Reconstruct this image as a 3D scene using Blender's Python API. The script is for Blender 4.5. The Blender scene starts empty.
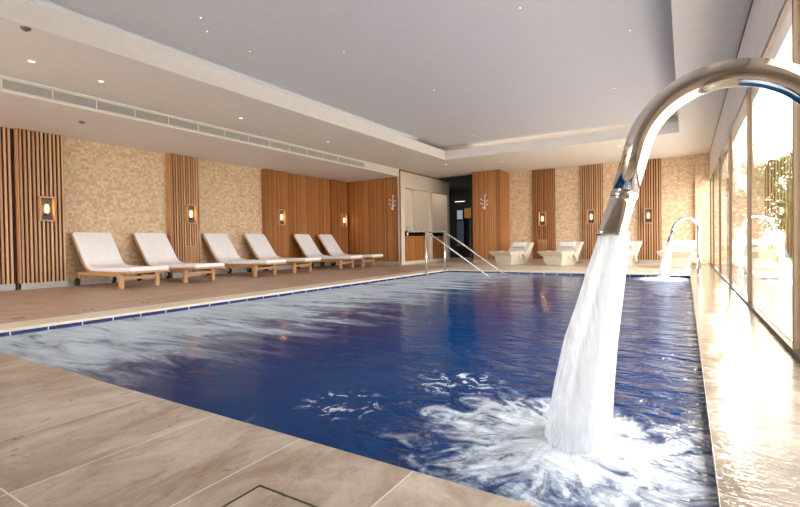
import bpy, bmesh, math, random
from mathutils import Vector, Matrix, noise

random.seed(7)
S = bpy.context.scene
COL = S.collection
PI = math.pi

# ------------------------------------------------------------------ camera
cam_d = bpy.data.cameras.new('camera')
cam = bpy.data.objects.new('camera', cam_d)
COL.objects.link(cam)
cam_d.sensor_width = 36.0
cam_d.lens = 461.0 / 800.0 * 36.0
cam_d.shift_y = -0.005625
cam_d.clip_start = 0.05
cam_d.clip_end = 400
R = Matrix(((0.85010718, 0.00455573, 0.52659, 0), (0.52639496, 0.0212033, -0.84997575, 0),
            (-0.0150377, 0.99976481, 0.01562696, 0), (0, 0, 0, 1)))
cam.matrix_world = Matrix.Translation((0, 0, 0.75)) @ R
S.camera = cam

# ------------------------------------------------------------------ light
S.view_settings.view_transform = 'Standard'
S.view_settings.look = 'None'
S.view_settings.gamma = 1
S.view_settings.use_curve_mapping = False
S.view_settings.exposure = 0.2
SKY = 8.4
SUN = 12.0
SUN_AZ, SUN_EL = math.radians(4.5), math.radians(11.9)
sun_dir = Vector((math.sin(SUN_AZ) * math.cos(SUN_EL), math.cos(SUN_AZ) * math.cos(SUN_EL), math.sin(SUN_EL)))

world = bpy.data.worlds.new('sky')
S.world = world
world.use_nodes = True
wn, wl = world.node_tree.nodes, world.node_tree.links
wn.clear()
w_out = wn.new('ShaderNodeOutputWorld')
w_bg = wn.new('ShaderNodeBackground')
w_tc = wn.new('ShaderNodeTexCoord')
w_dot = wn.new('ShaderNodeVectorMath'); w_dot.operation = 'DOT_PRODUCT'
w_dot.inputs[1].default_value = sun_dir
w_ramp = wn.new('ShaderNodeValToRGB')
cr = w_ramp.color_ramp
cr.elements[0].position = 0.0; cr.elements[0].color = (0.95, 0.93, 0.95, 1)
cr.elements[1].position = 1.0; cr.elements[1].color = (9.0, 8.0, 6.0, 1)
e = cr.elements.new(0.80); e.color = (0.98, 0.96, 0.94, 1)
e = cr.elements.new(0.975); e.color = (1.0, 0.96, 0.88, 1)
e = cr.elements.new(0.997); e.color = (2.2, 2.0, 1.7, 1)
wl.new(w_tc.outputs['Generated'], w_dot.inputs[0])
wl.new(w_dot.outputs['Value'], w_ramp.inputs[0])
wl.new(w_ramp.outputs[0], w_bg.inputs[0])
w_bg.inputs[1].default_value = SKY
wl.new(w_bg.outputs[0], w_out.inputs[0])

sl = bpy.data.lights.new('sun', 'SUN')
sl.energy = SUN
sl.angle = math.radians(1.2)
sl.color = (1.0, 0.86, 0.66)
so = bpy.data.objects.new('sun', sl)
so.rotation_euler = sun_dir.to_track_quat('Z', 'Y').to_euler()
so.location = sun_dir * 40
COL.objects.link(so)

def portal(name, loc, rot, sx, sy):
    l = bpy.data.lights.new(name, 'AREA')
    l.shape = 'RECTANGLE'; l.size = sx; l.size_y = sy
    l.cycles.is_portal = True
    o = bpy.data.objects.new(name, l)
    o.location = loc; o.rotation_euler = rot
    COL.objects.link(o)
portal('window_portal', (0.66, 8.4, 1.18), (0, PI / 2, 0), 2.4, 14.4)
portal('added_rear_portal', (-7.3, -3.9, 1.4), (PI / 2, 0, PI), 5.3, 2.9)

def lamp(name, kind, loc, rot, power, color, **kw):
    l = bpy.data.lights.new(name, kind)
    l.energy = power; l.color = color
    for k, v in kw.items(): setattr(l, k, v)
    o = bpy.data.objects.new(name, l); o.location = loc; o.rotation_euler = rot
    COL.objects.link(o)
    return o
COVE, DOWN = 4, 30
# LED strips lying in the cove behind the coffer's edge, shining up
lamp('cove_light', 'AREA', (-6.04, 4.4, 3.36), (PI, 0, 0), COVE, (1, 0.93, 0.84), shape='RECTANGLE', size=0.10, size_y=12.4)
lamp('cove_light', 'AREA', (-2.8, 12.05, 3.355), (PI, 0, 0), COVE * 0.4, (1, 0.9, 0.76), shape='RECTANGLE', size=4.6, size_y=0.08)
# the beams of the recessed downlights
for x_, y_, z_ in ((-6.95, 2.53, 3.07), (-7.0, 3.36, 3.07), (-6.97, 5.74, 3.07), (-7.0, 8.22, 3.07), (-6.18, 12.71, 3.07), (-4.61, 13.24, 3.07), (-1.41, 12.83, 3.07)):
    lamp('downlight_beam', 'SPOT', (x_, y_, z_ - 0.02), (0, 0, 0), DOWN, (1, 0.92, 0.82), spot_size=math.radians(150), spot_blend=1.0, shadow_soft_size=0.04)

# ------------------------------------------------------------------ material helpers
class NT:
    def __init__(s, name):
        s.m = bpy.data.materials.new(name)
        s.m.use_nodes = True
        s.t = s.m.node_tree
        s.t.nodes.clear()
        s.out = s.n('ShaderNodeOutputMaterial')
    def n(s, kind, **kw):
        x = s.t.nodes.new(kind)
        for k, v in kw.items(): setattr(x, k, v)
        return x
    def put(s, sock, v):
        if isinstance(v, bpy.types.NodeSocket): s.t.links.new(v, sock)
        elif v is not None: sock.default_value = v
    def math(s, op, a, b=None, c=None, clamp=False):
        x = s.n('ShaderNodeMath', operation=op, use_clamp=clamp)
        s.put(x.inputs[0], a); s.put(x.inputs[1], b)
        if c is not None: s.put(x.inputs[2], c)
        return x.outputs[0]
    def pos(s):
        return s.n('ShaderNodeNewGeometry').outputs['Position']
    def obj(s):
        return s.n('ShaderNodeTexCoord').outputs['Object']
    def xyz(s, v):
        x = s.n('ShaderNodeSeparateXYZ'); s.put(x.inputs[0], v); return x.outputs
    def comb(s, x, y, z=0.0):
        c = s.n('ShaderNodeCombineXYZ')
        s.put(c.inputs[0], x); s.put(c.inputs[1], y); s.put(c.inputs[2], z)
        return c.outputs[0]
    def mapping(s, v, scale=(1, 1, 1), rot=(0, 0, 0), loc=(0, 0, 0)):
        m = s.n('ShaderNodeMapping'); s.put(m.inputs[0], v)
        m.inputs['Location'].default_value = loc
        m.inputs['Rotation'].default_value = rot
        m.inputs['Scale'].default_value = scale
        return m.outputs[0]
    def noise(s, v, scale=5, detail=3, rough=0.5, dist=0.0):
        x = s.n('ShaderNodeTexNoise'); s.put(x.inputs['Vector'], v)
        x.inputs['Scale'].default_value = scale; x.inputs['Detail'].default_value = detail
        x.inputs['Roughness'].default_value = rough; x.inputs['Distortion'].default_value = dist
        return x.outputs[0]
    def ramp(s, f, stops):
        x = s.n('ShaderNodeValToRGB'); s.put(x.inputs[0], f)
        r = x.color_ramp
        while len(r.elements) < len(stops): r.elements.new(0.5)
        for el, (p, c) in zip(r.elements, stops):
            el.position = p
            el.color = (*c, 1) if not isinstance(c, (int, float)) else (c, c, c, 1)
        return x.outputs[0]
    def rng(s, v, a, b, c=0.0, d=1.0, smooth=True):
        x = s.n('ShaderNodeMapRange'); x.interpolation_type = 'SMOOTHSTEP' if smooth else 'LINEAR'
        s.put(x.inputs[0], v)
        for i, q in enumerate((a, b, c, d)): x.inputs[i + 1].default_value = q
        return x.outputs[0]
    def mix(s, f, a, b, mode='MIX'):
        x = s.n('ShaderNodeMix', data_type='RGBA', blend_type=mode)
        s.put(x.inputs[0], f)
        for i, q in ((6, a), (7, b)):
            if isinstance(q, tuple): q = (*q, 1) if len(q) == 3 else q
            s.put(x.inputs[i], q)
        return x.outputs[2]
    def bump(s, h, strength=0.3, dist=0.01, normal=None):
        x = s.n('ShaderNodeBump'); s.put(x.inputs['Height'], h)
        x.inputs['Strength'].default_value = strength; x.inputs['Distance'].default_value = dist
        if normal is not None: s.put(x.inputs['Normal'], normal)
        return x.outputs[0]
    def pbr(s, color, rough=0.5, metal=0.0, normal=None, spec=None, **kw):
        x = s.n('ShaderNodeBsdfPrincipled')
        if isinstance(color, tuple): color = (*color, 1)
        s.put(x.inputs['Base Color'], color); s.put(x.inputs['Roughness'], rough)
        s.put(x.inputs['Metallic'], metal)
        if spec is not None: s.put(x.inputs['Specular IOR Level'], spec)
        if normal is not None: s.put(x.inputs['Normal'], normal)
        for k, v in kw.items(): s.put(x.inputs[k.replace('_', ' ')], v)
        s.t.links.new(x.outputs[0], s.out.inputs[0])
        return x

def lin(r, g, b):
    f = lambda c: (c / 255 / 12.92) if c / 255 <= 0.04045 else ((c / 255 + 0.055) / 1.055) ** 2.4
    return (f(r), f(g), f(b))

def simple(name, col, rough=0.5, metal=0.0, bumpy=0.0, bscale=60, **kw):
    t = NT(name)
    c = t.mix(t.noise(t.obj(), 9, 3), tuple(q * 0.93 for q in col), tuple(min(1, q * 1.06) for q in col))
    nm = t.bump(t.noise(t.obj(), bscale, 3), bumpy, 0.004) if bumpy else None
    t.pbr(c, rough, metal, nm, **kw)
    return t.m

def stone(name, a, b, vein, joint, ox, sx, oy, sy, rough=0.45, wet=False, jw=0.004):
    t = NT(name)
    P = t.pos(); q = t.xyz(P)
    u = t.math('DIVIDE', t.math('SUBTRACT', q[0], ox), sx)
    v = t.math('DIVIDE', t.math('SUBTRACT', q[1], oy), sy)
    fu, fv = t.math('FLOOR', u), t.math('FLOOR', v)
    wnz = t.n('ShaderNodeTexWhiteNoise', noise_dimensions='2D')
    t.put(wnz.inputs['Vector'], t.comb(fu, fv))
    rnd = wnz.outputs['Value']
    shift = t.math('MULTIPLY', rnd, 37.0)
    pv = t.n('ShaderNodeVectorMath', operation='ADD')
    t.put(pv.inputs[0], P); t.put(pv.inputs[1], t.comb(shift, shift, shift))
    pv = pv.outputs[0]
    n1 = t.noise(t.mapping(pv, (1.9, 1.1, 1)), 2.0, 7, 0.68, 0.9)
    n2 = t.noise(t.mapping(pv, (1, 0.55, 1)), 9, 6, 0.7, 0.4)
    n3 = t.noise(t.mapping(pv, (1.8, 0.7, 1)), 1.5, 7, 0.68, 1.4)
    col = t.mix(t.rng(n1, 0.36, 0.66), a, b)
    col = t.mix(t.math('MULTIPLY', t.rng(n3, 0.50, 0.68), 0.6), col, vein)
    col = t.mix(t.math('MULTIPLY', t.rng(n2, 0.5, 0.72), 0.5), col, tuple(x * 1.22 for x in a))
    col = t.mix(t.math('MULTIPLY', t.math('SUBTRACT', rnd, 0.5), 0.3), col, vein)
    m4 = t.noise(t.mapping(pv, (1, 0.8, 1)), 34, 4, 0.7, 0.6)
    col = t.mix(t.math('MULTIPLY', t.rng(m4, 0.52, 0.68), t.rng(n1, 0.4, 0.6, 0.1, 0.5)), col, tuple(x * 1.35 for x in a))
    col = t.mix(t.math('MULTIPLY', t.rng(m4, 0.46, 0.34), 0.28), col, vein)
    # joints
    du = t.math('MULTIPLY', t.math('ABSOLUTE', t.math('SUBTRACT', t.math('FRACT', t.math('ADD', u, 0.5)), 0.5)), sx)
    dv = t.math('MULTIPLY', t.math('ABSOLUTE', t.math('SUBTRACT', t.math('FRACT', t.math('ADD', v, 0.5)), 0.5)), sy)
    d = t.math('MINIMUM', du, dv)
    j = t.math('LESS_THAN', d, jw / 2)
    col = t.mix(j, col, joint)
    hgt = t.math('SUBTRACT', t.math('MULTIPLY', n2, 0.5), t.math('MULTIPLY', j, 1.0))
    nm = t.bump(hgt, 0.25, 0.003)
    if wet:
        w = t.noise(t.mapping(P, (1.0, 1.6, 1)), 5, 3, 0.55, 0.6)
        fine = t.noise(t.mapping(P, (1.0, 1.4, 1)), 38, 3, 0.6, 0.8)
        puddle = t.rng(t.noise(P, 2.3, 3, 0.5), 0.3, 0.6)
        nm = t.bump(t.math('ADD', t.math('MULTIPLY', w, 0.6), t.math('MULTIPLY', fine, 0.2)), 0.5, 0.014)
        r = t.math('SUBTRACT', 0.20, t.math('MULTIPLY', puddle, 0.12))
        t.pbr(col, r, 0, nm, spec=0.8)
    else:
        t.pbr(col, t.rng(n2, 0.3, 0.7, rough - 0.08, rough + 0.12), 0, nm)
    return t.m

M = {}
M['near'] = stone('travertine', lin(158, 142, 126), lin(198, 187, 173), lin(132, 104, 82), lin(222, 214, 202), -1.76, 0.5, 0.55, 0.745, 0.34, jw=0.005)
M['deck'] = stone('brown_stone', lin(166, 141, 122), lin(182, 160, 142), lin(140, 112, 92), lin(196, 180, 162), -5.95, 0.6, 0.1, 1.2, 0.42)
M['far'] = stone('pale_stone', lin(196, 182, 162), lin(208, 196, 178), lin(178, 158, 132), lin(225, 216, 200), -5.3, 0.6, 10.9, 1.2, 0.4)
M['coping'] = stone('cream_stone', lin(216, 205, 186), lin(226, 217, 200), lin(200, 184, 160), lin(200, 190, 172), -5.7, 3.0, 0.3, 0.6, 0.4, jw=0.003)
M['wet'] = stone('wet_stone', lin(124, 113, 100), lin(142, 130, 115), lin(100, 86, 70), lin(205, 195, 178), 0.078, 2.0, 0.38, 0.62, 0.4, wet=True)

def wood(name, a, b, c, per_island=True, rough=0.45, axis=2):
    t = NT(name)
    o = t.obj()
    sc = [26, 26, 26]; sc[axis] = 1.6
    g = t.noise(t.mapping(o, tuple(sc)), 1.0, 4, 0.6, 0.5)
    col = t.mix(t.rng(g, 0.3, 0.7), a, b)
    if per_island:
        r = t.n('ShaderNodeNewGeometry').outputs['Random Per Island']
        col = t.mix(t.math('MULTIPLY', t.rng(r, 0.25, 1.0, smooth=False), 0.75), col, c)
    t.pbr(col, rough, 0, t.bump(g, 0.15, 0.002))
    return t.m
M['slat'] = wood('cedar_slat', lin(206, 158, 112), lin(222, 178, 132), lin(170, 114, 68))
M['slat_deep'] = wood('warm_cedar', lin(176, 116, 62), lin(192, 132, 74), lin(140, 84, 40))
M['teak'] = wood('teak', lin(196, 150, 104), lin(212, 168, 122), lin(186, 136, 88), True, 0.5, 0)
M['teak_x'] = M['teak']
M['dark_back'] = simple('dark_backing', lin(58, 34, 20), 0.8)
M['plinth'] = simple('grey_plinth', lin(176, 172, 168), 0.5)
M['plaster'] = simple('white_plaster', lin(226, 221, 214), 0.75, 0, 0.05, 90)
M['coffer'] = simple('shaded_white_plaster', lin(206, 206, 210), 0.7, 0, 0.04, 90)  # greyer copy of the ceiling plaster, the coffer's shade put into its colour
M['cream'] = simple('cream_plaster', lin(222, 210, 194), 0.7, 0, 0.05, 90)
M['bulk'] = simple('warm_white_plaster', lin(238, 232, 222), 0.7)

def mosaic():
    t = NT('cork_stone_mosaic')
    P = t.pos(); q = t.xyz(P)
    h = t.math('ADD', q[0], q[1])
    v = t.comb(h, q[2], 0.0)
    w = t.n('ShaderNodeTexBrick')
    w.offset = 0.37; w.offset_frequency = 2; w.squash = 0.6; w.squash_frequency = 2
    t.put(w.inputs['Vector'], v)
    w.inputs['Color1'].default_value = (0, 0, 0, 1); w.inputs['Color2'].default_value = (1, 1, 1, 1)
    w.inputs['Mortar'].default_value = (0.5, 0.5, 0.5, 1)
    w.inputs['Scale'].default_value = 1.0; w.inputs['Mortar Size'].default_value = 0.0012
    w.inputs['Brick Width'].default_value = 0.075; w.inputs['Row Height'].default_value = 0.052
    r = t.math('MULTIPLY', t.xyz(w.outputs['Color'])[0], 1.0)
    n = t.noise(v, 22, 5, 0.7, 0.4)
    n2 = t.noise(v, 6, 4, 0.6)
    col = t.ramp(r, [(0.0, lin(202, 170, 132)), (0.5, lin(220, 190, 154)), (1.0, lin(234, 210, 178))])
    col = t.mix(t.math('MULTIPLY', t.rng(n, 0.54, 0.64), 0.5), col, lin(182, 142, 100))
    col = t.mix(t.math('MULTIPLY', t.rng(n2, 0.45, 0.7), 0.35), col, lin(232, 206, 172))
    hgt = t.math('ADD', t.math('MULTIPLY', r, 0.7), t.math('MULTIPLY', n, 0.5))
    hgt = t.math('SUBTRACT', hgt, t.math('MULTIPLY', w.outputs['Fac'], 0.5))
    t.pbr(col, 0.7, 0, t.bump(hgt, 0.55, 0.012))
    return t.m
M['mosaic'] = mosaic()

M['chrome'] = simple('polished_steel', (0.78, 0.74, 0.68), 0.09, 1.0)
M['brushed'] = simple('brushed_steel', (0.72, 0.71, 0.69), 0.24, 1.0)
M['cushion'] = simple('white_upholstery', lin(244, 243, 244), 0.75, 0, 0.12, 160)
M['cushion_side'] = simple('white_piping', lin(226, 220, 212), 0.8)
M['rubber'] = simple('black_rubber', lin(34, 30, 28), 0.6)
M['ceramic'] = simple('cream_ceramic', lin(216, 208, 188), 0.28)
M['towel'] = simple('white_headrest', lin(240, 240, 244), 0.8)
M['frame_dark'] = simple('dark_aluminium', lin(62, 56, 48), 0.35, 0.3)
M['mullion'] = simple('bronze_aluminium', lin(118, 98, 74), 0.35, 0.3)
M['niche_grey'] = simple('grey_backplate', lin(84, 84, 90), 0.55)
M['black'] = simple('black_stone', lin(18, 16, 20), 0.25)
M['corridor'] = simple('dark_corridor_shade', lin(46, 40, 38), 0.7)  # the corridor's dimness is put into this colour
M['grille'] = simple('vent_grey', lin(200, 196, 190), 0.5, 0.0)
M['grille_back'] = simple('vent_shadow_grey', lin(150, 145, 140), 0.7)
M['sensor'] = simple('brown_grey_plastic', lin(120, 100, 88), 0.5)
M['drain'] = simple('drain_brown', lin(120, 84, 60), 0.4)
M['pool_white'] = simple('white_joint', lin(220, 222, 225), 0.4)

def emit(name, col, st):
    t = NT(name)
    x = t.n('ShaderNodeEmission'); x.inputs[0].default_value = (*col, 1); x.inputs[1].default_value = st
    t.t.links.new(x.outputs[0], t.out.inputs[0])
    return t.m
M['bulb'] = emit('glowing_bulb', (1.0, 0.50, 0.14), 9)
M['led'] = emit('white_led', (1, 0.97, 0.92), 1.6)
M['star'] = emit('star_led', (1, 1, 1), 5)
M['screen'] = emit('pale_lit_screen', (0.6, 0.75, 0.85), 0.4)
M['lit_orange'] = emit('orange_lit_panel', (0.75, 0.30, 0.06), 0.28)
M['bluelit'] = emit('dim_blue_screen', (0.3, 0.4, 0.5), 0.10)

def glass():
    t = NT('window_glass')
    g = t.n('ShaderNodeNewGeometry')
    d = t.n('ShaderNodeVectorMath', operation='DOT_PRODUCT')
    t.put(d.inputs[0], g.outputs['Incoming']); t.put(d.inputs[1], g.outputs['Normal'])
    a = t.math('SUBTRACT', 1.0, t.math('ABSOLUTE', d.outputs['Value']))
    f = t.math('ADD', 0.03, t.math('MULTIPLY', t.math('POWER', a, 4.4), 1.12))
    tr = t.n('ShaderNodeBsdfTransparent'); tr.inputs[0].default_value = (0.99, 0.99, 0.98, 1)
    gl = t.n('ShaderNodeBsdfGlossy'); gl.inputs['Roughness'].default_value = 0.01
    m = t.n('ShaderNodeMixShader')
    t.put(m.inputs[0], f); t.t.links.new(tr.outputs[0], m.inputs[1]); t.t.links.new(gl.outputs[0], m.inputs[2])
    t.t.links.new(m.outputs[0], t.out.inputs[0])
    return t.m
M['glass'] = glass()

def tile_blue():
    t = NT('blue_mosaic_tile')
    q = t.xyz(t.pos())
    h = t.math('ADD', q[0], q[1])
    f = t.math('FRACT', t.math('DIVIDE', h, 0.30))
    j = t.math('LESS_THAN', f, 0.035)
    n = t.noise(t.obj(), 20, 2)
    col = t.mix(n, lin(6, 16, 70), lin(14, 30, 110))
    t.pbr(t.mix(j, col, lin(210, 214, 220)), 0.2)
    return t.m
M['pool_tile'] = tile_blue()

def water():
    t = NT('pool_water')
    P = t.pos(); q = t.xyz(P); x, y = q[0], q[1]
    # long streaks drifting from the jets along the loungers' side
    st = t.noise(t.mapping(P, (0.7, 3.2, 1), (0, 0, math.radians(-28))), 1.3, 8, 0.7, 0.9)
    st2 = t.noise(t.mapping(P, (1.0, 4.5, 1), (0, 0, math.radians(-20)), (3, 7, 0)), 2.2, 5, 0.65, 0.8)
    lw = t.rng(x, -4.6, -2.2, 1.0, 0.0)
    lfoam = t.math('ADD', t.math('MULTIPLY', lw, 1.0), t.math('MULTIPLY', t.math('SUBTRACT', st, 0.5), 3.6))
    lfoam = t.rng(lfoam, 0.0, 1.3)
    lfoam = t.math('MULTIPLY', lfoam, t.rng(x, -3.2, -2.0, 1.0, 0.0))
    lfoam = t.math('MULTIPLY', lfoam, t.rng(st2, 0.28, 0.62, 0.7, 1.0))
    # thin wisps in mid pool
    wf = t.math('MULTIPLY', t.rng(st2, 0.60, 0.72), t.math('MULTIPLY', t.rng(x, -3.6, -1.2, 0.75, 0.0), t.rng(y, 2.6, 6.0)))
    # under the jet: radial turbulence
    dx = t.math('SUBTRACT', x, -0.42); dy = t.math('SUBTRACT', y, 1.88)
    r = t.math('SQRT', t.math('ADD', t.math('MULTIPLY', dx, dx), t.math('MULTIPLY', dy, dy)))
    ang = t.math('ARCTAN2', dy, dx)
    pol = t.comb(t.math('MULTIPLY', t.math('COSINE', ang), 2.2), t.math('MULTIPLY', t.math('SINE', ang), 2.2), t.math('MULTIPLY', r, 3.2))
    tn = t.noise(pol, 1.7, 6, 0.62, 1.1)
    tn2 = t.noise(P, 9, 5, 0.65, 1.6)
    jf = t.math('ADD', t.rng(r, 0.06, 1.0, 1.25, 0.0, False), t.math('MULTIPLY', t.math('SUBTRACT', tn, 0.5), 1.9))
    jf = t.math('ADD', jf, t.math('MULTIPLY', t.math('SUBTRACT', tn2, 0.5), 0.5))
    jf = t.math('MULTIPLY', t.rng(jf, 0.42, 1.15), t.rng(r, 0.75, 1.15, 1.0, 0.0))
    # small patches of bubbles
    def patch(px, py, rad, lo):
        ax = t.math('SUBTRACT', x, px); ay = t.math('SUBTRACT', y, py)
        rr = t.math('SQRT', t.math('ADD', t.math('MULTIPLY', ax, ax), t.math('MULTIPLY', ay, ay)))
        return t.math('MULTIPLY', t.rng(tn2, lo, lo + 0.09), t.rng(rr, rad * 0.4, rad, 0.8, 0.0))
    p1 = patch(-1.48, 1.80, 0.26, 0.54)
    p2 = patch(-1.12, 2.42, 0.32, 0.52)
    # far fountain
    fx = t.math('SUBTRACT', x, -0.35); fy = t.math('SUBTRACT', y, 10.35)
    fr = t.math('SQRT', t.math('ADD', t.math('MULTIPLY', fx, fx), t.math('MULTIPLY', t.math('MULTIPLY', fy, fy), 0.8)))
    ff = t.rng(t.math('ADD', t.rng(fr, 0.1, 0.9, 1.2, 0.0, False), t.math('MULTIPLY', t.math('SUBTRACT', tn2, 0.5), 1.2)), 0.4, 0.9)
    foam = lfoam
    for k in (wf, jf, p1, p2, ff): foam = t.math('MAXIMUM', foam, k)
    foam = t.math('MULTIPLY', foam, 0.94, clamp=True)
    base = t.mix(t.noise(P, 0.8, 3), lin(0, 45, 94), lin(0, 56, 110))
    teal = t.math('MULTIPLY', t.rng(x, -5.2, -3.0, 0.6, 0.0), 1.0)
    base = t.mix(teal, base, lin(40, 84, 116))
    col = t.mix(foam, base, t.mix(t.rng(x, -3.6, -1.6), lin(206, 222, 234), lin(216, 227, 237)))
    w1 = t.noise(t.mapping(P, (1.0, 1.9, 1), (0, 0, 0.25)), 3.4, 3, 0.5, 0.7)
    w2 = t.noise(t.mapping(P, (1.0, 1.7, 1), (0, 0, -0.3)), 11, 3, 0.55, 0.9)
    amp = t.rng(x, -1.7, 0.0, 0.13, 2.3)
    hgt = t.math('MULTIPLY', t.math('ADD', w1, t.math('MULTIPLY', w2, 0.28)), amp)
    nm = t.bump(hgt, 0.5, 0.085)
    rough = t.math('ADD', 0.07, t.math('MULTIPLY', foam, 0.5))
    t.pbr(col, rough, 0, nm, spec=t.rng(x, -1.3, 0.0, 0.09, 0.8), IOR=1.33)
    return t.m
M['water'] = water()

def jetmat():
    t = NT('falling_water')
    o = t.obj()
    n = t.noise(t.mapping(o, (55, 55, 0.9)), 1.0, 4, 0.6, 0.1)
    a = t.rng(n, 0.3, 0.62, 0.55, 0.97)
    d = t.n('ShaderNodeBsdfDiffuse'); d.inputs[0].default_value = (0.80, 0.83, 0.86, 1)
    tl = t.n('ShaderNodeBsdfTranslucent'); tl.inputs[0].default_value = (0.80, 0.83, 0.86, 1)
    m1 = t.n('ShaderNodeMixShader'); m1.inputs[0].default_value = 0.5
    t.t.links.new(d.outputs[0], m1.inputs[1]); t.t.links.new(tl.outputs[0], m1.inputs[2])
    gl = t.n('ShaderNodeBsdfGlossy'); gl.inputs['Roughness'].default_value = 0.25
    m2 = t.n('ShaderNodeMixShader'); m2.inputs[0].default_value = 0.08
    t.t.links.new(m1.outputs[0], m2.inputs[1]); t.t.links.new(gl.outputs[0], m2.inputs[2])
    tr = t.n('ShaderNodeBsdfTransparent')
    m3 = t.n('ShaderNodeMixShader'); t.put(m3.inputs[0], a)
    t.t.links.new(tr.outputs[0], m3.inputs[1]); t.t.links.new(m2.outputs[0], m3.inputs[2])
    t.t.links.new(m3.outputs[0], t.out.inputs[0])
    return t.m
M['jet'] = jetmat()
M['leaf'] = simple('pale_leaves', lin(116, 128, 62), 0.6)
M['bark'] = simple('bark', lin(92, 76, 58), 0.8)
M['grass'] = simple('lawn_grass', lin(128, 142, 78), 0.9)
M['terrace'] = simple('terrace_paving', lin(198, 190, 182), 0.7)

# ------------------------------------------------------------------ mesh helpers
def box(bm, x0, x1, y0, y1, z0, z1):
    v = [bm.verts.new((x, y, z)) for x in (x0, x1) for y in (y0, y1) for z in (z0, z1)]
    for f in ((0, 1, 3, 2), (4, 6, 7, 5), (0, 4, 5, 1), (2, 3, 7, 6), (0, 2, 6, 4), (1, 5, 7, 3)):
        bm.faces.new([v[i] for i in f])
    return v

def tube(bm, pts, r, seg=12, cap=True):
    pts = [Vector(p) for p in pts]
    rs = r if isinstance(r, (list, tuple)) else [r] * len(pts)
    rings = []; up = None
    for i, p in enumerate(pts):
        d = (pts[min(i + 1, len(pts) - 1)] - pts[max(i - 1, 0)]).normalized()
        if up is None:
            up = Vector((0, 1, 0)) if abs(d.y) < 0.9 else Vector((1, 0, 0))
        up = (up - d * up.dot(d)).normalized()
        s = d.cross(up)
        rings.append([bm.verts.new(p + (up * math.cos(a) + s * math.sin(a)) * rs[i]) for a in [2 * PI * k / seg for k in range(seg)]])
    for a, b in zip(rings, rings[1:]):
        for k in range(seg):
            bm.faces.new((a[k], a[(k + 1) % seg], b[(k + 1) % seg], b[k]))
    if cap:
        bm.faces.new(rings[0][::-1]); bm.faces.new(rings[-1])
    return rings

def prism(bm, pts, axis, a, b):
    """extrude a closed outline (2-D pts) along an axis from a to b"""
    def V(p, t):
        return {'x': (t, p[0], p[1]), 'y': (p[0], t, p[1]), 'z': (p[0], p[1], t)}[axis]
    A = [bm.verts.new(V(p, a)) for p in pts]; B = [bm.verts.new(V(p, b)) for p in pts]
    n = len(pts)
    bm.faces.new(A[::-1]); bm.faces.new(B)
    for i in range(n): bm.faces.new((A[i], A[(i + 1) % n], B[(i + 1) % n], B[i]))

def link(name, bm, mat, parent=None, bevel=0.0, smooth=False, loc=None, seg=2):
    bmesh.ops.recalc_face_normals(bm, faces=bm.faces)
    me = bpy.data.meshes.new(name)
    bm.to_mesh(me); bm.free()
    for m in (mat if isinstance(mat, (list, tuple)) else [mat]): me.materials.append(m)
    if smooth:
        for p in me.polygons: p.use_smooth = True
    o = bpy.data.objects.new(name, me)
    COL.objects.link(o)
    if parent: o.parent = parent
    if loc: o.location = loc
    if bevel:
        md = o.modifiers.new('bevel', 'BEVEL'); md.width = bevel; md.segments = seg
        md.limit_method = 'ANGLE'; md.angle_limit = math.radians(40)
    return o

def B():
    return bmesh.new()

def tag(o, label, cat, group=None):
    o['label'] = label; o['category'] = cat
    if group: o['group'] = group
    return o

def thing(name, label, cat, loc=(0, 0, 0), rz=0.0, group=None):
    o = bpy.data.objects.new(name, None)
    o.empty_display_size = 0.1
    COL.objects.link(o); o.location = loc; o.rotation_euler = (0, 0, rz)
    return tag(o, label, cat, group)

def dup(root, loc, rz=None, label=None):
    def cp(o, par):
        c = o.copy(); COL.objects.link(c)
        if par is not None: c.parent = par
        for ch in o.children: cp(ch, c)
        return c
    r = cp(root, None)
    r.location = loc
    if rz is not None: r.rotation_euler = (0, 0, rz)
    if label: r['label'] = label
    return r

def struct(o):
    o['kind'] = 'structure'
    return o

# ------------------------------------------------------------------ the shell
HM, HL = 3.08, 2.855          # main ceiling, lower ceiling over the loungers
WX = -10.14                   # mosaic plane of the wall behind the loungers
GX = 0.575                    # glass wall
FY = 15.58                    # far wall
WZ = -0.06                    # water level
PX0, PX1, PY0, PY1 = -5.30, 0.078, 1.29, 10.92

bm = B()                                             # floor
box(bm, -7, GX + 0.1, -3.9, PY0, -0.025, 0.0)
struct(link('floor_near', bm, M['near']))
bm = B(); box(bm, -10.6, -7.0, -3.9, PY0, -0.025, 0.0); box(bm, -10.6, -5.72, PY0, 12.75, -0.025, 0.0)
struct(link('floor_left', bm, M['deck']))
bm = B(); box(bm, -10.6, -5.72, 12.75, 19.4, -0.025, 0.0); box(bm, -5.72, PX1, PY1 + 0.30, 19.4, -0.025, 0.0)
struct(link('floor_far', bm, M['far']))
bm = B(); box(bm, PX1, GX + 0.1, PY0, 19.4, -0.025, 0.0)
struct(link('floor_right', bm, M['wet']))
bm = B(); box(bm, -5.72, PX0 + 0.012, PY0, PY1, -0.025, 0.004); box(bm, -5.72, PX1, PY1 - 0.012, PY1 + 0.30, -0.025, 0.004)
struct(link('trim_1', bm, M['coping'], bevel=0.006))
bm = B()                                             # pool basin
box(bm, PX0 - 0.2, PX0, PY0, PY1, -1.4, -0.026); box(bm, PX1, PX1 + 0.2, PY0, PY1, -1.4, -0.026)
box(bm, PX0, PX1, PY0 - 0.2, PY0, -1.4, -0.026); box(bm, PX0, PX1, PY1, PY1 + 0.2, -1.4, -0.026)
box(bm, PX0 - 0.2, PX1 + 0.2, PY0 - 0.2, PY1 + 0.2, -1.6, -1.4)
struct(link('pool_basin', bm, M['pool_tile']))

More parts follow.
